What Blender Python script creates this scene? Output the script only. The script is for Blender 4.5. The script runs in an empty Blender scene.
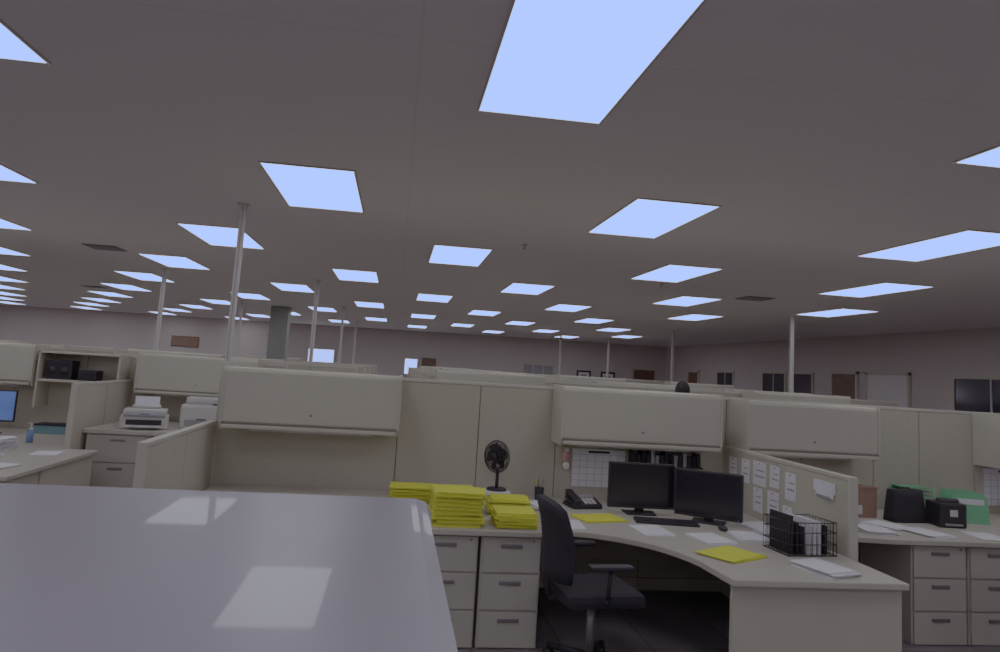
import bpy, bmesh, math, random
from mathutils import Vector, Matrix
random.seed(7)
EYE=1.75; CEIL=2.97
scene=bpy.context.scene

# ------------------------------------------------------------ materials
def mat(name,col,rough=.6,noise=0.,scale=8.,bump=0.,bscale=200.,metal=0.,emit=0.,ecol=None,spec=.5,coat=0.):
    m=bpy.data.materials.new(name); m.use_nodes=True
    nt=m.node_tree; b=nt.nodes['Principled BSDF']
    b.inputs['Base Color'].default_value=(*col,1)
    b.inputs['Roughness'].default_value=rough
    b.inputs['Metallic'].default_value=metal
    b.inputs['Specular IOR Level'].default_value=spec
    b.inputs['Coat Weight'].default_value=coat
    tc=nt.nodes.new('ShaderNodeTexCoord')
    if noise>0:
        n=nt.nodes.new('ShaderNodeTexNoise'); n.inputs['Scale'].default_value=scale
        n.inputs['Detail'].default_value=5
        r=nt.nodes.new('ShaderNodeValToRGB')
        r.color_ramp.elements[0].position=.3; r.color_ramp.elements[1].position=.7
        r.color_ramp.elements[0].color=(*[c*(1-noise) for c in col],1)
        r.color_ramp.elements[1].color=(*[min(1,c*(1+noise)) for c in col],1)
        nt.links.new(tc.outputs['Object'],n.inputs['Vector'])
        nt.links.new(n.outputs['Fac'],r.inputs['Fac'])
        nt.links.new(r.outputs['Color'],b.inputs['Base Color'])
    if bump>0:
        n2=nt.nodes.new('ShaderNodeTexNoise'); n2.inputs['Scale'].default_value=bscale
        bp=nt.nodes.new('ShaderNodeBump'); bp.inputs['Strength'].default_value=bump; bp.inputs['Distance'].default_value=.004
        nt.links.new(tc.outputs['Object'],n2.inputs['Vector'])
        nt.links.new(n2.outputs['Fac'],bp.inputs['Height'])
        nt.links.new(bp.outputs['Normal'],b.inputs['Normal'])
    if emit>0:
        b.inputs['Emission Color'].default_value=(*(ecol or col),1)
        b.inputs['Emission Strength'].default_value=emit
    return m
def brickmat(name,c1,c2,mortar,w,h,ms,rough,bumpn=.1,offset=0.):
    m=mat(name,c1,rough,0,1,bumpn,250)
    nt=m.node_tree;b=nt.nodes['Principled BSDF']
    tc=nt.nodes.new('ShaderNodeTexCoord'); br=nt.nodes.new('ShaderNodeTexBrick')
    br.offset=offset; br.inputs['Scale'].default_value=1
    br.inputs['Color1'].default_value=(*c1,1);br.inputs['Color2'].default_value=(*c2,1);br.inputs['Mortar'].default_value=(*mortar,1)
    br.inputs['Mortar Size'].default_value=ms;br.inputs['Brick Width'].default_value=w;br.inputs['Row Height'].default_value=h
    nt.links.new(tc.outputs['Object'],br.inputs['Vector']);nt.links.new(br.outputs['Color'],b.inputs['Base Color'])
    return m
M={}
M['ceil']=brickmat('ceiling_tile',(.84,.785,.79),(.83,.775,.78),(.78,.725,.73),7.0,1.32,.008,.9)
M['carpet']=brickmat('carpet_tile',(.15,.142,.15),(.135,.127,.137),(.10,.095,.095),.6,.6,.01,.95,.4)
M['wall']=mat('painted_wall',(.53,.47,.46),.85,.03,2)
M['fabric']=mat('partition_fabric',(.41,.385,.30),.9,.05,60,.25,400)
M['frame']=mat('partition_trim',(.48,.455,.38),.5,.02,5)
M['cab']=mat('cabinet_laminate',(.46,.435,.35),.5,.03,4)
M['seam']=mat('dark_seam',(.12,.11,.09),.8,.05,20)  # one even dark tone for panel joints, baseboards and plinths
M['white']=mat('white_laminate',(.31,.30,.385),.33,.03,3,coat=.15)
M['desk']=mat('desk_laminate',(.46,.425,.36),.4,.04,10)
M['file']=mat('file_metal',(.42,.40,.335),.45,.02,6)
M['handle']=mat('handle_metal',(.2,.19,.2),.35,.02,8,metal=.6)
M['black']=mat('black_plastic',(.012,.012,.016),.5,.1,40,spec=.3)
M['blackfab']=mat('black_fabric',(.013,.013,.018),.9,.2,80,.3,300,spec=.3)
M['screen']=mat('screen_off',(.008,.008,.012),.2,.05,5,spec=.35)
M['blue']=mat('screen_on',(.06,.16,.5),.2,.3,6,emit=.15,ecol=(.15,.36,1))
M['sanit']=mat('sanitizer_liquid',(.08,.2,.45),.15,.05,6)
M['paper']=mat('paper',(.74,.74,.80),.8,.04,30)
M['yellow']=mat('yellow_paper',(.70,.66,.025),.75,.07,40)
M['yellow2']=mat('yellow_paper_dark',(.52,.48,.025),.75,.07,40)  # darker yellow, picked at random for some folders in a stack
M['plas']=mat('office_white_plastic',(.56,.55,.54),.4,.02,10)
M['gplas']=mat('grey_plastic',(.24,.24,.27),.45,.04,10)
M['pole']=mat('pole_paint',(.52,.49,.48),.45,.02,10)
M['col']=mat('column_paint',(.19,.205,.195),.7,.06,5)
M['brown']=mat('brown_wood',(.12,.062,.042),.5,.25,6)
M['card']=mat('cardboard',(.20,.115,.075),.85,.1,20)
M['green']=mat('green_plastic',(.10,.40,.18),.45,.05,20)
M['teal']=mat('teal_box',(.08,.20,.24),.6,.05,20)
M['darkglass']=mat('dark_window_glass',(.02,.02,.04),.12,.1,2)
M['bright']=mat('daylit_window',(.8,.85,1),.3,.05,1,emit=2.2,ecol=(.85,.93,1))
M['doorw']=mat('white_door',(.72,.68,.69),.5,.02,4)
M['vent']=mat('vent_metal',(.14,.12,.12),.5,.05,10)
M['skin']=mat('skin',(.55,.33,.24),.55,.05,20)
M['hair']=mat('hair',(.012,.01,.009),.7,.3,80,.4,200,spec=.2)
M['shirt']=mat('shirt_cloth',(.12,.16,.26),.85,.08,40,.2,300)
M['trouser']=mat('trouser_cloth',(.05,.05,.06),.9,.1,40,.2,300)
M['pink']=mat('pink_trinket',(.55,.26,.26),.6,.1,30)
M['red']=mat('red_box',(.35,.06,.06),.6,.1,20)
M['lamp']=mat('light_diffuser',(.9,.9,.9),.5,.01,30,emit=3.0,ecol=(.95,.97,1))

# ------------------------------------------------------------ builder
class B:
    def __init__(s,name): s.name=name; s.bm=bmesh.new(); s.mats=[]
    def mi(s,m):
        if m not in s.mats: s.mats.append(m)
        return s.mats.index(m)
    def add(s,t,m,bev=0,seg=2,X=None,smooth=False):
        if bev>0: bmesh.ops.bevel(t,geom=list(t.edges),offset=bev,segments=seg,profile=.6,affect='EDGES',clamp_overlap=True)
        if X is not None: bmesh.ops.transform(t,matrix=X,verts=t.verts)
        i=s.mi(m)
        for f in t.faces: f.material_index=i; f.smooth=smooth
        me=bpy.data.meshes.new('tmp'); t.to_mesh(me); t.free(); s.bm.from_mesh(me); bpy.data.meshes.remove(me)
        return s
    def box(s,x0,x1,y0,y1,z0,z1,m,bev=0,X=None):
        t=bmesh.new(); bmesh.ops.create_cube(t,size=1)
        bmesh.ops.scale(t,vec=(x1-x0,y1-y0,z1-z0),verts=t.verts)
        bmesh.ops.translate(t,vec=((x0+x1)/2,(y0+y1)/2,(z0+z1)/2),verts=t.verts)
        return s.add(t,m,bev,2,X)
    def cyl(s,p0,p1,r0,m,r1=None,seg=16,smooth=True):
        p0=Vector(p0);p1=Vector(p1);d=p1-p0
        t=bmesh.new(); bmesh.ops.create_cone(t,cap_ends=True,segments=seg,radius1=r0,radius2=r0 if r1 is None else r1,depth=d.length)
        X=Matrix.Translation((p0+p1)/2)@d.to_track_quat('Z','Y').to_matrix().to_4x4()
        return s.add(t,m,0,2,X,smooth)
    def ball(s,c,r,m,X=None,seg=20):
        t=bmesh.new(); bmesh.ops.create_uvsphere(t,u_segments=seg,v_segments=seg//2+2,radius=1)
        bmesh.ops.scale(t,vec=r,verts=t.verts); bmesh.ops.translate(t,vec=c,verts=t.verts)
        return s.add(t,m,0,2,X,True)
    def prism(s,pts,z0,z1,m,bev=0,X=None):
        t=bmesh.new(); vs=[t.verts.new((x,y,z0)) for x,y in pts]; f=t.faces.new(vs)
        r=bmesh.ops.extrude_face_region(t,geom=[f]); v=[e for e in r['geom'] if isinstance(e,bmesh.types.BMVert)]
        bmesh.ops.translate(t,vec=(0,0,z1-z0),verts=v); bmesh.ops.recalc_face_normals(t,faces=t.faces)
        return s.add(t,m,bev,2,X)
    def tube(s,pts,r,m,closed=False,seg=8):
        n=len(pts)
        for i in range(n if closed else n-1): s.cyl(pts[i],pts[(i+1)%n],r,m,seg=seg)
        return s
    def done(s,loc=(0,0,0),rz=0,parent=None):
        me=bpy.data.meshes.new(s.name); s.bm.to_mesh(me); s.bm.free()
        for m in s.mats: me.materials.append(m)
        o=bpy.data.objects.new(s.name,me); scene.collection.objects.link(o)
        o.location=loc; o.rotation_euler=(0,0,rz)
        if parent: o.parent=parent
        return o
def link(o,name,loc,rz=0):
    n=bpy.data.objects.new(name,o.data); scene.collection.objects.link(n); n.location=loc; n.rotation_euler=(0,0,rz); return n

# ------------------------------------------------------------ room
XL,XR,YN=-22.,10.,-8.
def yb(x): return 26.3+(10-x)*.1
BA=math.atan2(-.1,1)
B('floor').box(XL-.1,XR+.1,YN-.1,30,-.1,0,M['carpet']).done()
B('ceiling').box(XL-.1,XR+.1,YN-.1,30,CEIL,CEIL+.1,M['ceil']).done()
B('wall_right').box(XR,XR+.12,YN,26.4,0,CEIL,M['wall']).done()
B('wall_left').box(XL-.12,XL,YN,29.6,0,CEIL,M['wall']).done()
B('wall_front').box(XL,XR,YN-.12,YN,0,CEIL,M['wall']).done()
L=math.hypot(32,3.2)
B('wall_back').box(-L,0,0,.12,0,CEIL,M['wall']).done((XR,yb(XR),0),BA)
B('baseboard_right').box(XR-.015,XR,YN,26.3,0,.1,M['seam']).done()
B('baseboard_back').box(-L,0,-.015,0,0,.1,M['seam']).done((XR,yb(XR),0),BA)

# ceiling lights
b=B('ceiling_light'); w,l=.298,.65
b.box(-w,w,-l,l,-.008,-.001,M['lamp'])
for x in(-w,w): b.box(x-.006,x+.006,-l-.006,l+.006,-.010,0,M['pole'])
for y in(-l,l): b.box(-w,w,y-.006,y+.006,-.010,0,M['pole'])
first=None
for k in range(-15,7):
    x=-.66+1.25*k
    for n in range(-1,6):
        y=5.33*n if k%2==0 else 2.67+5.3*n
        if y>yb(x)-1 or y<-5.5: continue
        if k==6 and n==3: continue
        if first is None: first=b.done((x,y,CEIL))
        else: link(first,'ceiling_light',(x,y,CEIL))
# vents, sprinklers
for (x,y) in [(-3.74,9.66),(4.95,9.63),(-6.5,16.5)]:
    b=B('ceiling_vent').box(-.2,.2,-.2,.2,-.012,0,M['vent'])
    for i in range(7): b.box(-.17,.17,-.17+i*.05,-.15+i*.05,-.022,-.012,M['gplas'])
    b.done((x,y,CEIL))
for (x,y) in [(1.15,6.9),(3.3,8.9)]:
    B('sprinkler_head').cyl((0,0,-.01),(0,0,0),.03,M['pole']).cyl((0,0,-.04),(0,0,-.01),.006,M['gplas']).cyl((0,0,-.044),(0,0,-.04),.016,M['gplas']).done((x,y,CEIL))

# back wall openings (local x along wall, +z up), placed on slanted wall
def on_back(builder,x): return builder.done((x,yb(x)-.004,0),BA)
def window(name,w,z0,z1,glass,panes=1):
    b=B(name); b.box(-w/2,w/2,-.02,-.005,z0,z1,glass)
    for x in (-w/2,w/2): b.box(x-.03,x+.03,-.04,0,z0-.03,z1+.03,M['frame'])
    for z in (z0,z1): b.box(-w/2,w/2,-.04,0,z-.03,z+.03,M['frame'])
    for i in range(1,panes): b.box(-w/2+w*i/panes-.015,-w/2+w*i/panes+.015,-.035,-.004,z0,z1,M['frame'])
    return b
on_back(window('window_1',.98,1.35,2.1,M['bright']),-2.75)
on_back(window('window_2',.5,1.35,1.95,M['bright']),.55)
on_back(window('window_3',1.15,1.55,2.02,M['gplas'],3),5.25)
def door(name,m,w=.92,h=2.08):
    b=B(name); b.box(-w/2,w/2,-.03,-.004,.01,h,m)
    for x in (-w/2-.03,w/2+.03): b.box(x-.035,x+.035,-.05,0,0,h+.06,M['frame'])
    b.box(-w/2-.065,w/2+.065,-.05,0,h,h+.065,M['frame'])
    b.cyl((w/2-.08,-.07,1.0),(w/2-.2,-.07,1.0),.011,M['handle']).cyl((w/2-.08,-.07,1),(w/2-.08,-.03,1),.02,M['handle'])
    return b
on_back(door('door_1',M['brown'],.55,2.0),1.2)
on_back(door('door_2',M['brown'],.8,2.05),9.2)
for x in (6.95,7.85):
    b=B('framed_picture').box(-.27,.27,-.03,0,1.45,1.9,M['black'],.005).box(-.2,.2,-.035,-.03,1.52,1.83,M['paper'])
    b.box(-.1,.1,-.037,-.035,1.58,1.75,M['gplas']); on_back(b,x)
on_back(B('notice_board').box(-.5,.5,-.03,0,1.85,2.25,M['brown'],.005).box(-.46,.46,-.034,-.03,1.89,2.21,M['card']),-7.7)
def on_right(builder,y): return builder.done((XR-.004,y,0),-math.pi/2)
on_right(door('door_3',M['brown'],.8,2.05),23.6)
on_right(window('window_4',1.1,1.2,2.1,M['darkglass'],2),21.2)
on_right(window('window_5',1.2,1.1,2.12,M['darkglass'],2),18.3)
on_right(window('window_6',.9,1.1,2.12,M['darkglass'],1),16.9)
on_right(door('door_4',M['brown'],.88,2.12),15.2)
on_right(door('door_5',M['doorw'],1.25,2.12),13.75)
on_right(window('window_7',1.7,1.1,2.12,M['darkglass'],2),11.1)
B('structural_column').box(-.22,.22,-.22,.22,0,CEIL,M['col'],.015).box(-.26,.26,-.26,.26,0,.1,M['seam']).done((-2.95,18.8,0))

# ------------------------------------------------------------ cubicles
def partition(x0,y0,x1,y1,h,seams=None,t=.05):
    b=B('cubicle_partition'); Ln=math.hypot(x1-x0,y1-y0)
    if seams is None:
        n=max(1,round(Ln/.76)); seams=[Ln*i/n for i in range(1,n)]
    ed=[0]+list(seams)+[Ln]
    b.box(0,Ln,-t/2+.008,t/2-.008,.02,h-.02,M['seam'])
    for a,c in zip(ed[:-1],ed[1:]):
        b.box(a+.004,c-.004,-t/2,t/2,.1,h-.028,M['fabric'],.004)
        b.box(a+.004,c-.004,-t/2,t/2,0,.094,M['frame'])
    b.box(0,Ln,-t/2-.004,t/2+.004,h-.026,h,M['frame'],.005)
    for e in (0,Ln): b.box(e-.012,e+.012,-t/2-.003,t/2+.003,0,h-.001,M['frame'],.004)
    return b.done((x0,y0,0),math.atan2(y1-y0,x1-x0))
def overhead(x0,w,yback,ztop=1.645,h=.45,d=.35,rz=0,m=None):
    m=m or M['cab']
    b=B('overhead_cabinet')
    pts=[(0,0),(d*.9,0),(d,.05),(d,h-.03),(d-.008,h-.01),(d-.03,h),(0,h)]
    X=Matrix(((0,0,1,0),(-1,0,0,0),(0,1,0,0),(0,0,0,1)))
    b.prism(pts,.018,w-.018,m,.004,X=X)
    p2=[(0,-.012),(d*.92,-.012),(d+.008,.04),(d+.008,h-.03),(d-.002,h-.004),(d-.03,h+.006),(0,h+.006)]
    b.prism(p2,0,.018,m,.003,X=X); b.prism(p2,w-.018,w,m,.003,X=X)
    b.box(.02,w-.02,-d-.012,-d+.02,.028,.042,M['seam'])
    b.box(.02,w-.02,-d-.022,-d+.02,.0,.028,m,.006)
    b.cyl((w*.5,-d-.002,.12),(w*.5,-d-.008,.12),.01,M['handle'],seg=12)
    b.box(.2,w-.2,-.2,-.1,-.03,0,M['plas'],.005)
    return b.done((x0,yback,ztop-h),rz)

# main run with seams
sx=[.056,.717,1.373,2.13,2.88,3.58,4.27,4.72,5.27,6.0]
partition(-1.36,6.1,6.8,6.1,1.63,[v+1.36 for v in sx])
PB=6.069
overhead(-1.27,1.33,PB); overhead(1.33,1.35,PB); overhead(2.90,1.18,PB,1.62,.43); overhead(5.25,1.4,PB,1.62)
partition(2.885,4.30,2.885,6.07,1.215)
partition(-1.385,4.45,-1.385,6.07,1.215)
# run behind
partition(-1.3,6.13,-1.3,9.2,1.5)
partition(-3.1,7.72,-3.1,9.27,1.36)
partition(-12,9.3,-1.33,9.3,1.64)
overhead(-5.35,1.3,9.269,1.70); overhead(-2.95,1.35,9.269,1.68)
overhead(-8,1.35,9.269,1.68)
partition(.4,9.3,6.9,9.3,1.64); overhead(.5,1.35,9.269,1.70); overhead(4.6,1.35,9.269,1.67)
partition(6.8,6.13,6.8,9.2,1.3)
rows=[11.7,14.5,17.4,20.2,23.0]
for i,y in enumerate(rows):
    partition(-17,y,-5.2,y,1.64); partition(-4.2,y,-.6,y,1.64); partition(.4,y,7.2,y,1.64)
    for x in (-15.5,-12,-8.5,-3.9,.7,3.2,5.5):
        if random.random()<.65: overhead(x,1.35,y-.031,1.66+random.choice([0,.02,.05]))
    for x in (-16.9,-13.2,-9.4,-5.5,.5,3.0,6.9):
        partition(x,y-1.8,x,y-.06,random.choice([1.22,1.5]))
# power poles
for x,y,zb in [(-1.335,6.1,1.63),(-3.62,11.7,1.64),(-1.32,11.7,1.64),(-3.62,17.4,1.64),(-1.32,17.4,1.64),(-1.32,23,1.64),
             (6.70,11.7,1.64),(6.8,17.4,1.64),(6.8,23,1.64),(5.2,23,1.64),(-9,11.7,1.64)]:
    b=B('power_pole'); s=.024 if y<7 else .030
    b.box(-s,s,-s*.8,s*.8,zb,CEIL,M['pole'],.006)
    b.box(-s-.02,s+.02,-s-.02,s+.02,CEIL-.012,CEIL,M['pole'],.004); b.box(-s-.005,s+.005,-s-.004,s+.004,zb,zb+.04,M['frame'],.003)
    b.box(-.004,.004,-s*.8-.002,-s*.8,zb+.06,CEIL-.03,M['gplas'])
    b.done((x,y,0))

# foreground storage cabinet
b=B('storage_cabinet')
b.box(-1.75,.065,.50,1.145,.08,1.55,M['white'],.02)
b.box(-1.72,.05,.53,1.12,0,.08,M['seam'])
for i in range(4):
    x0=-1.74+i*.45
    b.box(x0+.004,x0+.44,1.142,1.154,.1,1.5,M['white'],.004)
    b.cyl((x0+.40,1.17,.9),(x0+.40,1.17,1.05),.006,M['handle'])
b.done()

# ------------------------------------------------------------ desks
DZ=.73
def drawers(b,x0,x1,yf,yb_,ztop,n,m,z0=.04):
    b.box(x0,x1,yf+.02,yb_,z0,ztop,m,.004)
    hh=(ztop-z0-.01)/n
    for i in range(n):
        za=z0+.01+i*hh
        b.box(x0+.01,x1-.01,yf,yf+.02,za,za+hh-.012,m,.004)
        c=(x0+x1)/2
        b.box(c-.07,c+.07,yf-.012,yf,za+hh-.075,za+hh-.05,M['handle'],.004)
    b.cyl((x1-.05,yf-.004,ztop-.03),(x1-.05,yf+.01,ztop-.03),.008,M['handle'],seg=10)
b=B('corner_desk')
pts=[(-1.33,6.065),(-1.33,4.72),(1.03,4.72)]
for i in range(0,13):
    a=i/12; ang=math.pi/2*(1-a)
    pts.append((1.08+.74*math.cos(ang)*1.0, 4.0+.80*math.sin(ang)) if i else (1.08,4.80))
pts+= [(1.84,3.75),(2.85,3.75),(2.85,6.065)]
b.prism(pts[::1],DZ-.035,DZ,M['desk'],.006)
for x0,x1 in ((.19,.61),(.63,1.02),(-.4,.02)): drawers(b,x0,x1,4.76,5.3,DZ-.036,3,M['file'],0)
b.box(1.86,2.84,3.8,3.83,0,DZ-.036,M['cab'])
b.box(-1.33,-1.3,4.76,6.05,0,DZ-.036,M['cab'])
b.box(1.3,2.84,6.03,6.05,.25,DZ-.036,M['cab'])
b.done()
b=B('work_desk')
b.prism([(2.915,6.065),(2.915,4.95),(3.6,4.85),(6.99,4.85),(6.99,6.065)],DZ-.035,DZ,M['desk'],.006)
for x0 in (3.75,4.2,5.2): drawers(b,x0,x0+.43,4.9,5.5,DZ-.036,3,M['file'],0)
b.box(2.93,2.96,5.0,6.05,0,DZ-.036,M['cab']); b.box(6.94,6.97,4.9,6.05,0,DZ-.036,M['cab'])
b.done()
b=B('work_desk')
b.prism([(-6,9.265),(-6,7.9),(-5,7.9),(-3.95,7.2),(-3.75,6.0),(-2.8,6.0),(-2.8,7.68),(-3.14,7.68),(-3.14,9.265)],DZ-.035,DZ,M['desk'],.006)
drawers(b,-3.3,-2.84,6.05,6.6,DZ-.036,3,M['file'],0)
b.box(-2.86,-2.83,6.62,7.66,0,DZ-.036,M['cab']); b.box(-5.98,-5.95,7.95,9.2,0,DZ-.036,M['cab'])
b.done()
b=B('file_credenza'); b.box(-3.06,-1.75,7.95,9.2,.86,.9,M['desk'],.005)
for x0 in (-3.04,-2.4): drawers(b,x0,x0+.62,7.98,9.1,.86,3,M['file'],0)
b.done()
# hutch shelf in left cubicle
B('hutch_shelf').box(-4.02,-3.14,8.95,9.27,1.30,1.325,M['cab'],.003).box(-4.02,-4.0,8.95,9.27,1.0,1.64,M['cab'],.003).box(-3.16,-3.135,8.95,9.27,1.0,1.64,M['cab'],.003).box(-4.02,-3.135,8.95,9.27,1.62,1.64,M['cab'],.003).done()
for i,(x,w_,h,m) in enumerate([(-3.95,.28,.22,'black'),(-3.6,.2,.12,'black')]):
    bb=B('radio' if i==0 else 'file_box').box(0,w_,0,.2,0,h,M[m],.01)
    bb.box(.02,w_-.02,-.006,0,.02,h-.03,M['blackfab'],.003)
    if i==0: bb.cyl((.07,-.012,.1),(.07,0,.1),.045,M['black']).cyl((.21,-.012,.1),(.21,0,.1),.045,M['black'])
    bb.done((x,9.0,1.3255))
B('storage_box').box(0,.34,0,.22,0,.09,M['teal'],.006).box(-.006,.346,-.006,.226,.09,.11,M['blackfab'],.004).done((-3.9,8.8,DZ))

# ------------------------------------------------------------ devices
def monitor(name,loc,rz,w=.50,h=.31,gap=.05,scr='screen'):
    b=B(name)
    b.box(-w/2,w/2,-.02,.02,gap,gap+h,M['black'],.008)
    b.box(-w/2+.014,w/2-.014,-.0225,-.018,gap+.022,gap+h-.014,M[scr])
    b.box(-w/4,w/4,.018,.045,gap+.06,gap+h-.06,M['black'],.012)
    b.box(-.035,.035,.03,.055,.01,gap+h*.5,M['black'],.006)
    b.prism([(-.11,-.06),(.11,-.06),(.12,.10),(-.12,.10)],0,.014,M['black'],.004)
    b.cyl((w/2-.03,-.023,gap+.01),(w/2-.03,-.02,gap+.01),.004,M['gplas'])
    return b.done(loc,rz)
monitor('computer_monitor',(1.91,5.44,DZ),math.radians(-4),w=.51,h=.335,gap=.045)
monitor('computer_monitor',(2.34,5.20,DZ),math.radians(-34),w=.49,h=.335,gap=.035)
monitor('computer_monitor',(-4.28,8.6,DZ),math.radians(8),w=.5,h=.34,gap=.13,scr='blue')
monitor('computer_monitor',(-5.1,8.9,DZ),math.radians(10),gap=.1)
b=B('keyboard'); b.box(-.225,.225,-.075,.075,0,.018,M['black'],.005)
for r in range(5):
    for c in range(17): b.box(-.215+c*.0253,-.195+c*.0253,-.066+r*.0265,-.045+r*.0265,.018,.025,M['blackfab'])
b.done((2.0,5.14,DZ),math.radians(-10))
B('computer_mouse').ball((0,0,.012),(.03,.052,.02),M['black']).done((2.34,4.95,DZ+.006))
b=B('desk_phone')
X=Matrix.Rotation(math.radians(14),4,'X')
b.box(-.12,.12,-.11,.11,0,.035,M['black'],.01); b.box(-.118,.118,-.1,.1,.03,.06,M['black'],.008,X=X)
b.box(-.115,-.06,-.105,.11,.075,.1,M['black'],.012,X=X); b.box(-.117,-.058,-.11,-.05,.055,.1,M['black'],.012,X=X); b.box(-.117,-.058,.055,.115,.055,.1,M['black'],.012,X=X)
b.box(-.03,.1,.03,.085,.06,.066,M['gplas'],.002,X=X)
for r in range(4):
    for c in range(3): b.box(-.02+c*.035,.005+c*.035,-.08+r*.025,-.063+r*.025,.06,.067,M['plas'],X=X)
cord=[(-.13-.015*math.cos(i*1.3),-.1+i*.006,.02+.012*math.sin(i*1.3)) for i in range(30)]
b.tube(cord,.003,M['black'],seg=6)
b.done((1.52,5.66,DZ),.15)
# fan
B('book_box').box(-.13,.13,-.1,.1,0,.05,M['teal'],.004).box(-.12,.125,-.09,.09,.05,.075,M['paper'],.002).done((.83,5.82,DZ),.1)
b=B('desk_fan')
b.cyl((0,0,0),(0,0,.02),.085,M['black'],.07,seg=28); b.cyl((0,0,.02),(0,0,.17),.014,M['black'])
b.cyl((0,.0,.255),(0,.09,.265),.05,M['black'],.03); b.cyl((0,.04,.16),(0,.04,.25),.014,M['black'])
for R,y in ((.125,-.02),(.12,-.035),(.095,-.045),(.065,-.052),(.12,.0),(.09,.02)):
    b.tube([(R*math.cos(i*math.pi/12),y,.26+R*math.sin(i*math.pi/12)) for i in range(24)],.0032,M['black'],True,6)
for i in range(36):
    a=i*math.pi*2/36; b.tube([(.02*math.cos(a),-.054,.26+.02*math.sin(a)),(.09*math.cos(a),-.046,.26+.09*math.sin(a)),(.125*math.cos(a),-.02,.26+.125*math.sin(a)),(.04*math.cos(a),.03,.26+.04*math.sin(a))],.0018,M['black'],seg=5)
b.cyl((0,-.06,.26),(0,-.02,.26),.028,M['black'])
for i in range(5):
    b.box(.01,.10,-.03,-.026,-.04,.04,M['black'],0,X=Matrix.Translation((0,0,.26))@Matrix.Rotation(i*math.pi*.4+.4,4,'Y')@Matrix.Rotation(.4,4,'X'))
b.done((.86,5.82,DZ+.075),math.radians(-50))
# stacks
def stack(name,loc,n,w,d,t,mats,jit=.018,rz=0):
    b=B(name); z=0
    for i in range(n):
        dx,dy=random.uniform(-jit,jit),random.uniform(-jit,jit); a=random.uniform(-.09,.09); tt=t*random.uniform(.7,1.3)
        b.box(-w/2,w/2,-d/2,d/2,z,z+tt-.001,random.choice(mats),.0,X=Matrix.Translation((dx,dy,0))@Matrix.Rotation(a,4,'Z')); z+=tt
    return b.done(loc,rz)
Y=[M['yellow'],M['yellow'],M['yellow'],M['yellow2']]
stack('yellow_folder_stack',(.48,4.92,DZ),21,.31,.26,.0105,Y)
stack('yellow_folder_stack',(.48,5.30,DZ),16,.30,.25,.0105,Y)
stack('yellow_folder_stack',(.85,4.92,DZ),9,.27,.27,.0105,Y)
stack('yellow_folder_stack',(.87,5.31,DZ),11,.27,.25,.010,Y)
stack('yellow_folder_stack',(.20,5.66,DZ),12,.33,.25,.010,Y)
stack('yellow_folder_stack',(1.52,5.22,DZ),2,.34,.25,.006,Y,rz=.3)
stack('yellow_folder_stack',(2.08,4.26,DZ),3,.34,.26,.005,Y,rz=.5)
P=[M['paper']]
for loc,n,rz in [((1.20,5.60,DZ),5,.1),((1.22,4.98,DZ),2,-.1),((2.12,4.66,DZ),3,.2),((2.46,4.76,DZ),3,-.1),((2.50,3.98,DZ),5,.3),((2.70,5.12,DZ),3,.05),((1.80,4.88,DZ),2,.1),((2.66,4.80,DZ),9,.02),
                 ((3.2,5.3,DZ),4,.2),((3.6,5.10,DZ),5,-.2),((4.02,5.1,DZ),3,.3),((4.45,5.05,DZ),2,-.1),((4.85,5.0,DZ),4,.15),((5.15,5.35,DZ),12,0),((3.3,5.75,DZ),9,0),
                 ((3.85,5.32,DZ),3,.5),((-3.45,6.9,DZ),6,.2),((-3.1,6.45,DZ),3,-.2),((-3.6,7.45,DZ),22,.1),((-3.1,7.3,DZ),2,.2),((-4.0,8.0,DZ),8,.2)]:
    stack('paper_stack',loc,n,.216,.28,.005,P,.02,rz)
# hand sanitizer
b=B('sanitizer_bottle'); b.cyl((0,0,0),(0,0,.13),.033,M['sanit'],.03); b.cyl((0,0,.13),(0,0,.15),.03,M['plas'],.012); b.cyl((0,0,.15),(0,0,.185),.007,M['plas']); b.box(-.03,.01,-.008,.008,.183,.195,M['plas'],.003); b.done((-3.58,8.02,DZ))
# printers
b=B('multifunction_printer')
b.box(-.23,.23,-.19,.19,0,.14,M['plas'],.02); b.box(-.21,.21,-.12,.19,.14,.2,M['plas'],.02)
b.box(-.17,.17,-.30,-.17,.03,.042,M['plas'],.004); b.box(-.17,.17,-.194,-.185,.045,.1,M['black'])
b.box(-.2,.2,-.21,-.12,.13,.155,M['gplas'],.006,X=Matrix.Rotation(0,4,'X')); b.box(-.05,.05,-.215,-.15,.155,.162,M['sanit'])
b.box(-.14,.14,.02,.17,.2,.235,M['plas'],.015); b.box(-.12,.12,.1,.115,.2,.33,M['paper'],0,X=Matrix.Translation((0,-.07,.03))@Matrix.Rotation(-.25,4,'X'))
b.done((-2.60,8.32,.9),.25)
b=B('laser_printer')
b.box(-.22,.22,-.2,.22,0,.26,M['plas'],.03); b.prism([(-.2,.0),(.2,.0),(.19,.2),(-.19,.2)],.26,.33,M['plas'],.02); b.box(-.16,.16,-.17,.0,.255,.263,M['gplas'],.002)
b.box(-.17,.17,-.205,-.19,.03,.1,M['gplas'],.004); b.box(-.05,.05,-.207,-.2,.1,.112,M['black']); b.box(.1,.19,-.19,-.1,.262,.275,M['black'],.004)
b.done((-2.08,8.62,.9),.12)
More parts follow.
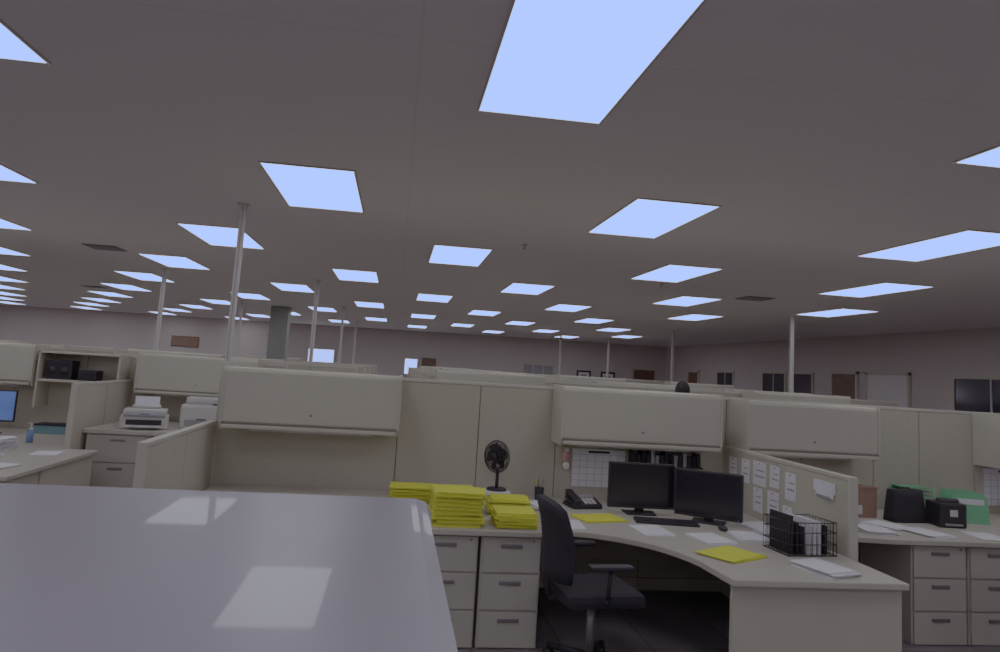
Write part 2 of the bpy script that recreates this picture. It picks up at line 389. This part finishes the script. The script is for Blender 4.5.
# chair
def chair(loc,rz):
    b=B('office_chair')
    for i in range(5):
        a=i*2*math.pi/5; c,s_=math.cos(a),math.sin(a)
        b.tube([(0,0,.10),(.3*c,.3*s_,.075)],.02,M['black']); b.cyl((.3*c-.02*s_,.3*s_+.02*c,.03),(.3*c+.02*s_,.3*s_-.02*c,.03),.03,M['black'])
        b.cyl((.3*c,.3*s_,.03),(.3*c,.3*s_,.08),.01,M['black'])
    b.cyl((0,0,.08),(0,0,.42),.025,M['handle']); b.box(-.12,.12,-.1,.1,.4,.43,M['black'],.01)
    b.box(-.25,.25,-.24,.24,.43,.51,M['blackfab'],.035)
    b.tube([(0,-.15,.42),(0,-.27,.44),(0,-.30,.6)],.02,M['black'])
    t=bmesh.new(); bmesh.ops.create_cube(t,size=1); bmesh.ops.subdivide_edges(t,edges=t.edges,cuts=6,use_grid_fill=True)
    for v in t.verts:
        x,y,z=v.co; zz=z+.5
        wdt=.46*(1-.25*max(0,zz-.6)**1.2-.15*max(0,.3-zz))
        k=1-.35*(abs(x)*2)**4-.0
        v.co=(x*wdt, -.29+y*.06*k+.06*(abs(x)*2)**2-.05*zz+.03*math.sin(zz*3.1), .56+zz*.45*(1-.10*(abs(x)*2)**3*(1 if zz>.5 else 0)))
    b.add(t,M['blackfab'],smooth=True)
    for s_ in (-1,1):
        b.tube([(s_*.22,-.02,.45),(s_*.29,-.02,.5),(s_*.29,-.01,.66)],.014,M['black']); b.box(s_*.29-.035,s_*.29+.035,-.14,.12,.66,.69,M['black'],.012)
    return b.done(loc,rz)
chair((1.27,4.42,0),math.radians(-84))
chair((4.3,4.2,0),math.radians(20))
chair((-4.6,7.1,0),math.radians(-30))
# calendar, pinned papers
def grid_board(name,loc,w,h):
    b=B(name); b.box(0,w,-.008,0,0,h,M['paper']); 
    for i in range(8): b.box(w*i/7-.0015,w*i/7+.0015,-.0095,-.008,0,h*.86,M['gplas'])
    for i in range(6): b.box(0,w,-.0095,-.008,h*.86*i/5-.0015,h*.86*i/5+.0015,M['gplas'])
    b.box(w*.3,w*.7,-.0095,-.008,h*.9,h*.96,M['black'])
    return b.done(loc)
grid_board('wall_calendar',(1.52,6.070,.82),.46,.31)
grid_board('wall_calendar',(5.35,6.070,.8),.5,.33)
b=B('pinned_papers')
for y,z,w_,h in [(4.98,.95,.14,.19),(5.2,1.0,.14,.16),(5.22,.80,.16,.17),(5.43,.98,.2,.18),(5.45,.78,.14,.18),(5.66,.97,.13,.18),(5.88,1.0,.13,.14),(5.85,.82,.12,.14),(5.02,.76,.12,.14)]:
    b.box(-.004,0,y-w_/2,y+w_/2,z,z+h,M['paper'],X=None); b.box(-.0055,-.004,y-w_/2+.02,y+w_/2-.03,z+h*.35,z+h*.42,M['gplas']); b.box(-.0055,-.004,y-w_/2+.02,y+w_/2-.05,z+h*.6,z+h*.66,M['gplas'])
    b.cyl((-.012,y,z+h-.015),(-.003,y,z+h-.015),.005,M['red'],seg=8)
b.done((2.859,0,0))
B('pinned_envelope').box(-.008,0,-.12,.12,0,.07,M['paper'],0).box(-.012,-.008,-.11,.09,-.03,.03,M['paper'],0).box(-.014,-.012,-.08,.08,-.04,-.02,M['gplas']).done((2.859,4.56,1.08))
b=B('book_shelf'); b.box(0,.62,-.14,0,0,.012,M['black'],.002)
for i in range(15): b.box(.01+i*.04,.04+i*.04,-.12,-.01,.012,.09+random.uniform(0,.05),random.choice([M['blackfab'],M['black'],M['black'],M['gplas']]))
b.done((1.995,6.065,1.02))
# hanging trinket
b=B('hanging_ornament'); b.tube([(0,-.01,.10),(0,-.012,.05)],.002,M['black'],seg=5); b.ball((0,-.03,.0),(.035,.025,.05),M['pink']).ball((0,-.035,-.07),(.028,.02,.035),M['paper']).ball((0,-.035,.06),(.022,.02,.022),M['plas']); b.done((1.46,6.065,1.06))
# desk organiser / wire basket
b=B('wire_basket')
for z in (0.004,.07,.14,.2):
    b.tube([(-.17,-.13,z),(.17,-.13,z),(.17,.13,z),(-.17,.13,z)],.0035,M['black'],True,6)
for i in range(13):
    x=-.17+i*.34/12
    for y in(-.13,.13): b.cyl((x,y,.004),(x,y,.2),.002,M['black'],seg=5)
    b.cyl((x,-.13,.004),(x,.13,.004),.002,M['black'],seg=5)
for i in range(10):
    y=-.13+i*.26/9
    for x in(-.17,.17): b.cyl((x,y,.004),(x,y,.2),.002,M['black'],seg=5)
for i in range(7): b.box(-.14+i*.04,-.125+i*.04,-.11,.11,.008,.15+random.uniform(0,.09),random.choice([M['blackfab'],M['gplas'],M['paper'],M['blackfab']]),X=None)
b.done((2.60,4.42,DZ),.1)
# pen cup
b=B('pen_cup'); b.cyl((0,0,0),(0,0,.1),.036,M['black'],.04)
for i in range(5): b.cyl((.01*math.cos(i*1.3),.01*math.sin(i*1.3),.06),(.03*math.cos(i*1.3),.03*math.sin(i*1.3),.16),.004,[M['red'],M['sanit'],M['yellow'],M['black'],M['green']][i],seg=8)
b.done((1.22,5.90,DZ)); 
# right cubicle things
b=B('cardboard_box'); b.box(0,.26,0,.24,0,.24,M['card'],.004)
b.box(-.01,.27,-.005,.1,.235,.245,M['card'],0); b.box(.06,.12,-.002,.0,.03,.10,M['plas']); b.done((3.74,5.62,DZ),.08)
def bag(name,loc,rz,w=.26,d=.14,h=.24):
    b=B(name); t=bmesh.new(); bmesh.ops.create_cube(t,size=1); bmesh.ops.subdivide_edges(t,edges=t.edges,cuts=4,use_grid_fill=True)
    for v in t.verts:
        x,y,z=v.co; zz=z+.5; v.co=(x*w*(1-.08*zz),y*d*(1-.45*zz)*(1+.15*math.cos(x*3)),zz*h)
    b.add(t,M['blackfab'],smooth=True)
    b.tube([(-.05,0,h-.02),(-.045,0,h+.015),(.045,0,h+.015),(.05,0,h-.02)],.006,M['black'])
    b.box(-.06,.06,-d*.42,-d*.3,.07,.13,M['blackfab'],.003)
    return b.done(loc,rz)
bag('black_bag',(4.18,5.55,DZ),.1,w=.30,h=.25); 
b=B('label_printer'); b.box(-.11,.11,-.1,.1,0,.19,M['black'],.018); b.box(-.03,.03,-.103,-.098,.09,.14,M['plas']); b.box(-.07,.07,-.105,-.09,.02,.035,M['gplas']); b.cyl((-.08,-.02,.19),(.08,-.02,.19),.03,M['black']); b.done((4.44,5.42,DZ),-.1)
b=B('green_file_rack')
for i in range(5):
    y=i*.055
    b.prism([(0,0),(.28,0),(.28,.2),(.25,.24),(.03,.24),(0,.2)],0,.006,M['green'],0,X=Matrix.Translation((0,y,0))@Matrix.Rotation(math.radians(80),4,'X'))
b.box(0,.28,-.02,.25,0,.012,M['green'],.003)
for i in range(4): b.box(.03,.25,.02+i*.055,.03+i*.055,.012,.19,M['paper'])
o=b.done((4.66,5.60,DZ),-.25)
b=B('green_file_rack')
for i in range(7):
    b.box(0,.26,.0,.2,.012+i*.035,.022+i*.035,M['green'],.002)
for x in (0,.26):
    for y in (0,.2): b.cyl((x,y,0),(x,y,.24),.007,M['green'],seg=8)
b.box(0,.26,.192,.2,.012,.232,M['green'])
b.done((4.41,5.82,DZ),.05)
B('bankers_box').box(-.17,.17,-.14,.14,0,.22,M['paper'],.004).box(-.18,.18,-.15,.15,.19,.25,M['plas'],.004).box(-.04,.04,-.143,-.139,.1,.13,M['black']).done((5.55,5.55,DZ),.2)

# ------------------------------------------------------------ person standing behind the partition
def skin_mesh(name,verts,edges,radii,roots,m,parent=None,loc=(0,0,0),rz=0,lv=2):
    me=bpy.data.meshes.new(name); me.from_pydata(verts,edges,[]); o=bpy.data.objects.new(name+'_src',me); scene.collection.objects.link(o)
    sk=o.modifiers.new('s','SKIN')
    for i,r in enumerate(radii):
        sv=me.skin_vertices[0].data[i]; sv.radius=r if isinstance(r,tuple) else (r,r); sv.use_root=(i in roots)
    ss=o.modifiers.new('ss','SUBSURF'); ss.levels=lv; ss.render_levels=lv
    dg=bpy.context.evaluated_depsgraph_get(); nm=bpy.data.meshes.new_from_object(o.evaluated_get(dg)); nm.name=name
    bpy.data.objects.remove(o)
    n=bpy.data.objects.new(name,nm); scene.collection.objects.link(n)
    for mm in m: nm.materials.append(mm)
    for p in nm.polygons: p.use_smooth=True
    n.location=loc; n.rotation_euler=(0,0,rz)
    if parent: n.parent=parent
    return n
def person(loc,rz):
    V=[(0,0,.95),(0,0,1.1),(0,0,1.28),(0,.01,1.40),(0,.01,1.48),(0,0,1.55)]
    E=[(0,1),(1,2),(2,3),(3,4),(4,5)]; R=[(.15,.11),(.135,.10),(.15,.11),(.12,.09),(.052,.052),(.05,.05)]
    for s in (-1,1):
        i=len(V); V+=[(s*.17,.01,1.40),(s*.23,.03,1.14),(s*.25,-.03,.89)]; E+=[(3,i),(i,i+1),(i+1,i+2)]; R+=[.058,.044,.028]
        i=len(V); V+=[(s*.09,0,.86),(s*.10,-.01,.49),(s*.11,.02,.09),(s*.12,-.13,.045)]; E+=[(0,i),(i,i+1),(i+1,i+2),(i+2,i+3)]; R+=[.088,.06,.042,.036]
    body=skin_mesh('person',V,E,R,{0},[M['shirt'],M['trouser'],M['skin'],M['black']],loc=loc,rz=rz)
    for p in body.data.polygons:
        z=p.center.z; ax=abs(p.center.x)
        p.material_index = 3 if z<.10 else (2 if (z>1.475) else (1 if z<.93 and ax<.21 else (2 if ax>.21 and z<1.12 else 0)))
    h=B('head'); h.ball((0,0,1.62),(.076,.095,.112),M['skin'],seg=28); h.ball((0,-.035,1.555),(.05,.055,.045),M['skin'])
    h.ball((0,-.1,1.60),(.013,.02,.022),M['skin'])
    for s in (-1,1):
        h.ball((s*.03,-.083,1.625),(.013,.01,.009),M['paper']).ball((s*.03,-.092,1.625),(.006,.004,.006),M['black']).ball((s*.078,.005,1.61),(.01,.02,.03),M['skin']); h.box(s*.03-.016,s*.03+.016,-.097,-.085,1.645,1.651,M['hair'])
    h.ball((0,-.09,1.565),(.022,.008,.006),M['pink']); h.done(parent=body)
    hr=B('hair'); t=bmesh.new(); bmesh.ops.create_uvsphere(t,u_segments=28,v_segments=18,radius=1)
    bmesh.ops.delete(t,geom=[v for v in t.verts if v.co.z<(-.55 if v.co.y>0 else -.55+ -v.co.y*1.15)],context='VERTS')
    for v in t.verts: v.co=(v.co.x*.088,v.co.y*.110+.006,v.co.z*.118+1.632)
    hr.add(t,M['hair'],smooth=True); hr.done(parent=body)
    for s in (-1,1):
        V=[(s*.25,-.03,.90),(s*.252,-.04,.85),(s*.25,-.045,.81)];E=[(0,1),(1,2)];R=[(.026,.02),(.036,.017),(.036,.015)];roots={0}
        for j in range(4):
            y=-.07+j*.021; L_=[.07,.08,.075,.06][j]; i=len(V)
            V+=[(s*.25,y,.82),(s*.249,y,.785),(s*.243,y,.785-L_*.55),(s*.232,y,.785-L_)]; E+=[(i,i+1),(i+1,i+2),(i+2,i+3)]; R+=[.009,.009,.008,.007]; roots.add(i)
        i=len(V); V+=[(s*.245,-.06,.87),(s*.24,-.09,.84),(s*.235,-.1,.81)];E+=[(i,i+1),(i+1,i+2)];R+=[.011,.01,.008];roots.add(i)
        skin_mesh('hand',V,E,R,roots,[M['skin']],parent=body,lv=1)
person((3.4,8.35,0),math.radians(150))

# ------------------------------------------------------------ camera
R=Matrix(((.9881,-.0774,-.1328),(-.1409,-.1111,-.9837),(.0615,.9909,-.1203)))
cam=bpy.data.cameras.new('camera'); co=bpy.data.objects.new('camera',cam); scene.collection.objects.link(co)
co.rotation_mode='QUATERNION'; co.rotation_quaternion=R.to_quaternion().normalized(); co.location=(0,0,EYE)
cam.sensor_width=36; cam.lens=726*36/1000; cam.shift_y=-.045; cam.clip_start=.02
scene.camera=co
w=bpy.data.worlds.new('world'); scene.world=w; w.use_nodes=True; w.node_tree.nodes['Background'].inputs[0].default_value=(.05,.05,.07,1)
# colour grade of the video camera: highlights roll off to blue
vs=scene.view_settings; vs.view_transform='Standard'; vs.look='None'; vs.exposure=0; vs.gamma=1
vs.use_curve_mapping=True; cm=vs.curve_mapping; cm.white_level=(3,3,3); cm.extend='HORIZONTAL'
def setc(c,pts):
    c.points[0].location=pts[0]; c.points[-1].location=pts[-1]
    for p in pts[1:-1]: c.points.new(*p)
setc(cm.curves[0],[(0,0),(.02,.115),(.05,.20),(.1,.30),(.3,.40),(1,.45)])
setc(cm.curves[1],[(0,0),(.02,.108),(.05,.195),(.1,.30),(.3,.44),(1,.60)])
setc(cm.curves[2],[(0,0),(.02,.116),(.05,.205),(.1,.32),(.3,.55),(1,1)])
cm.update()
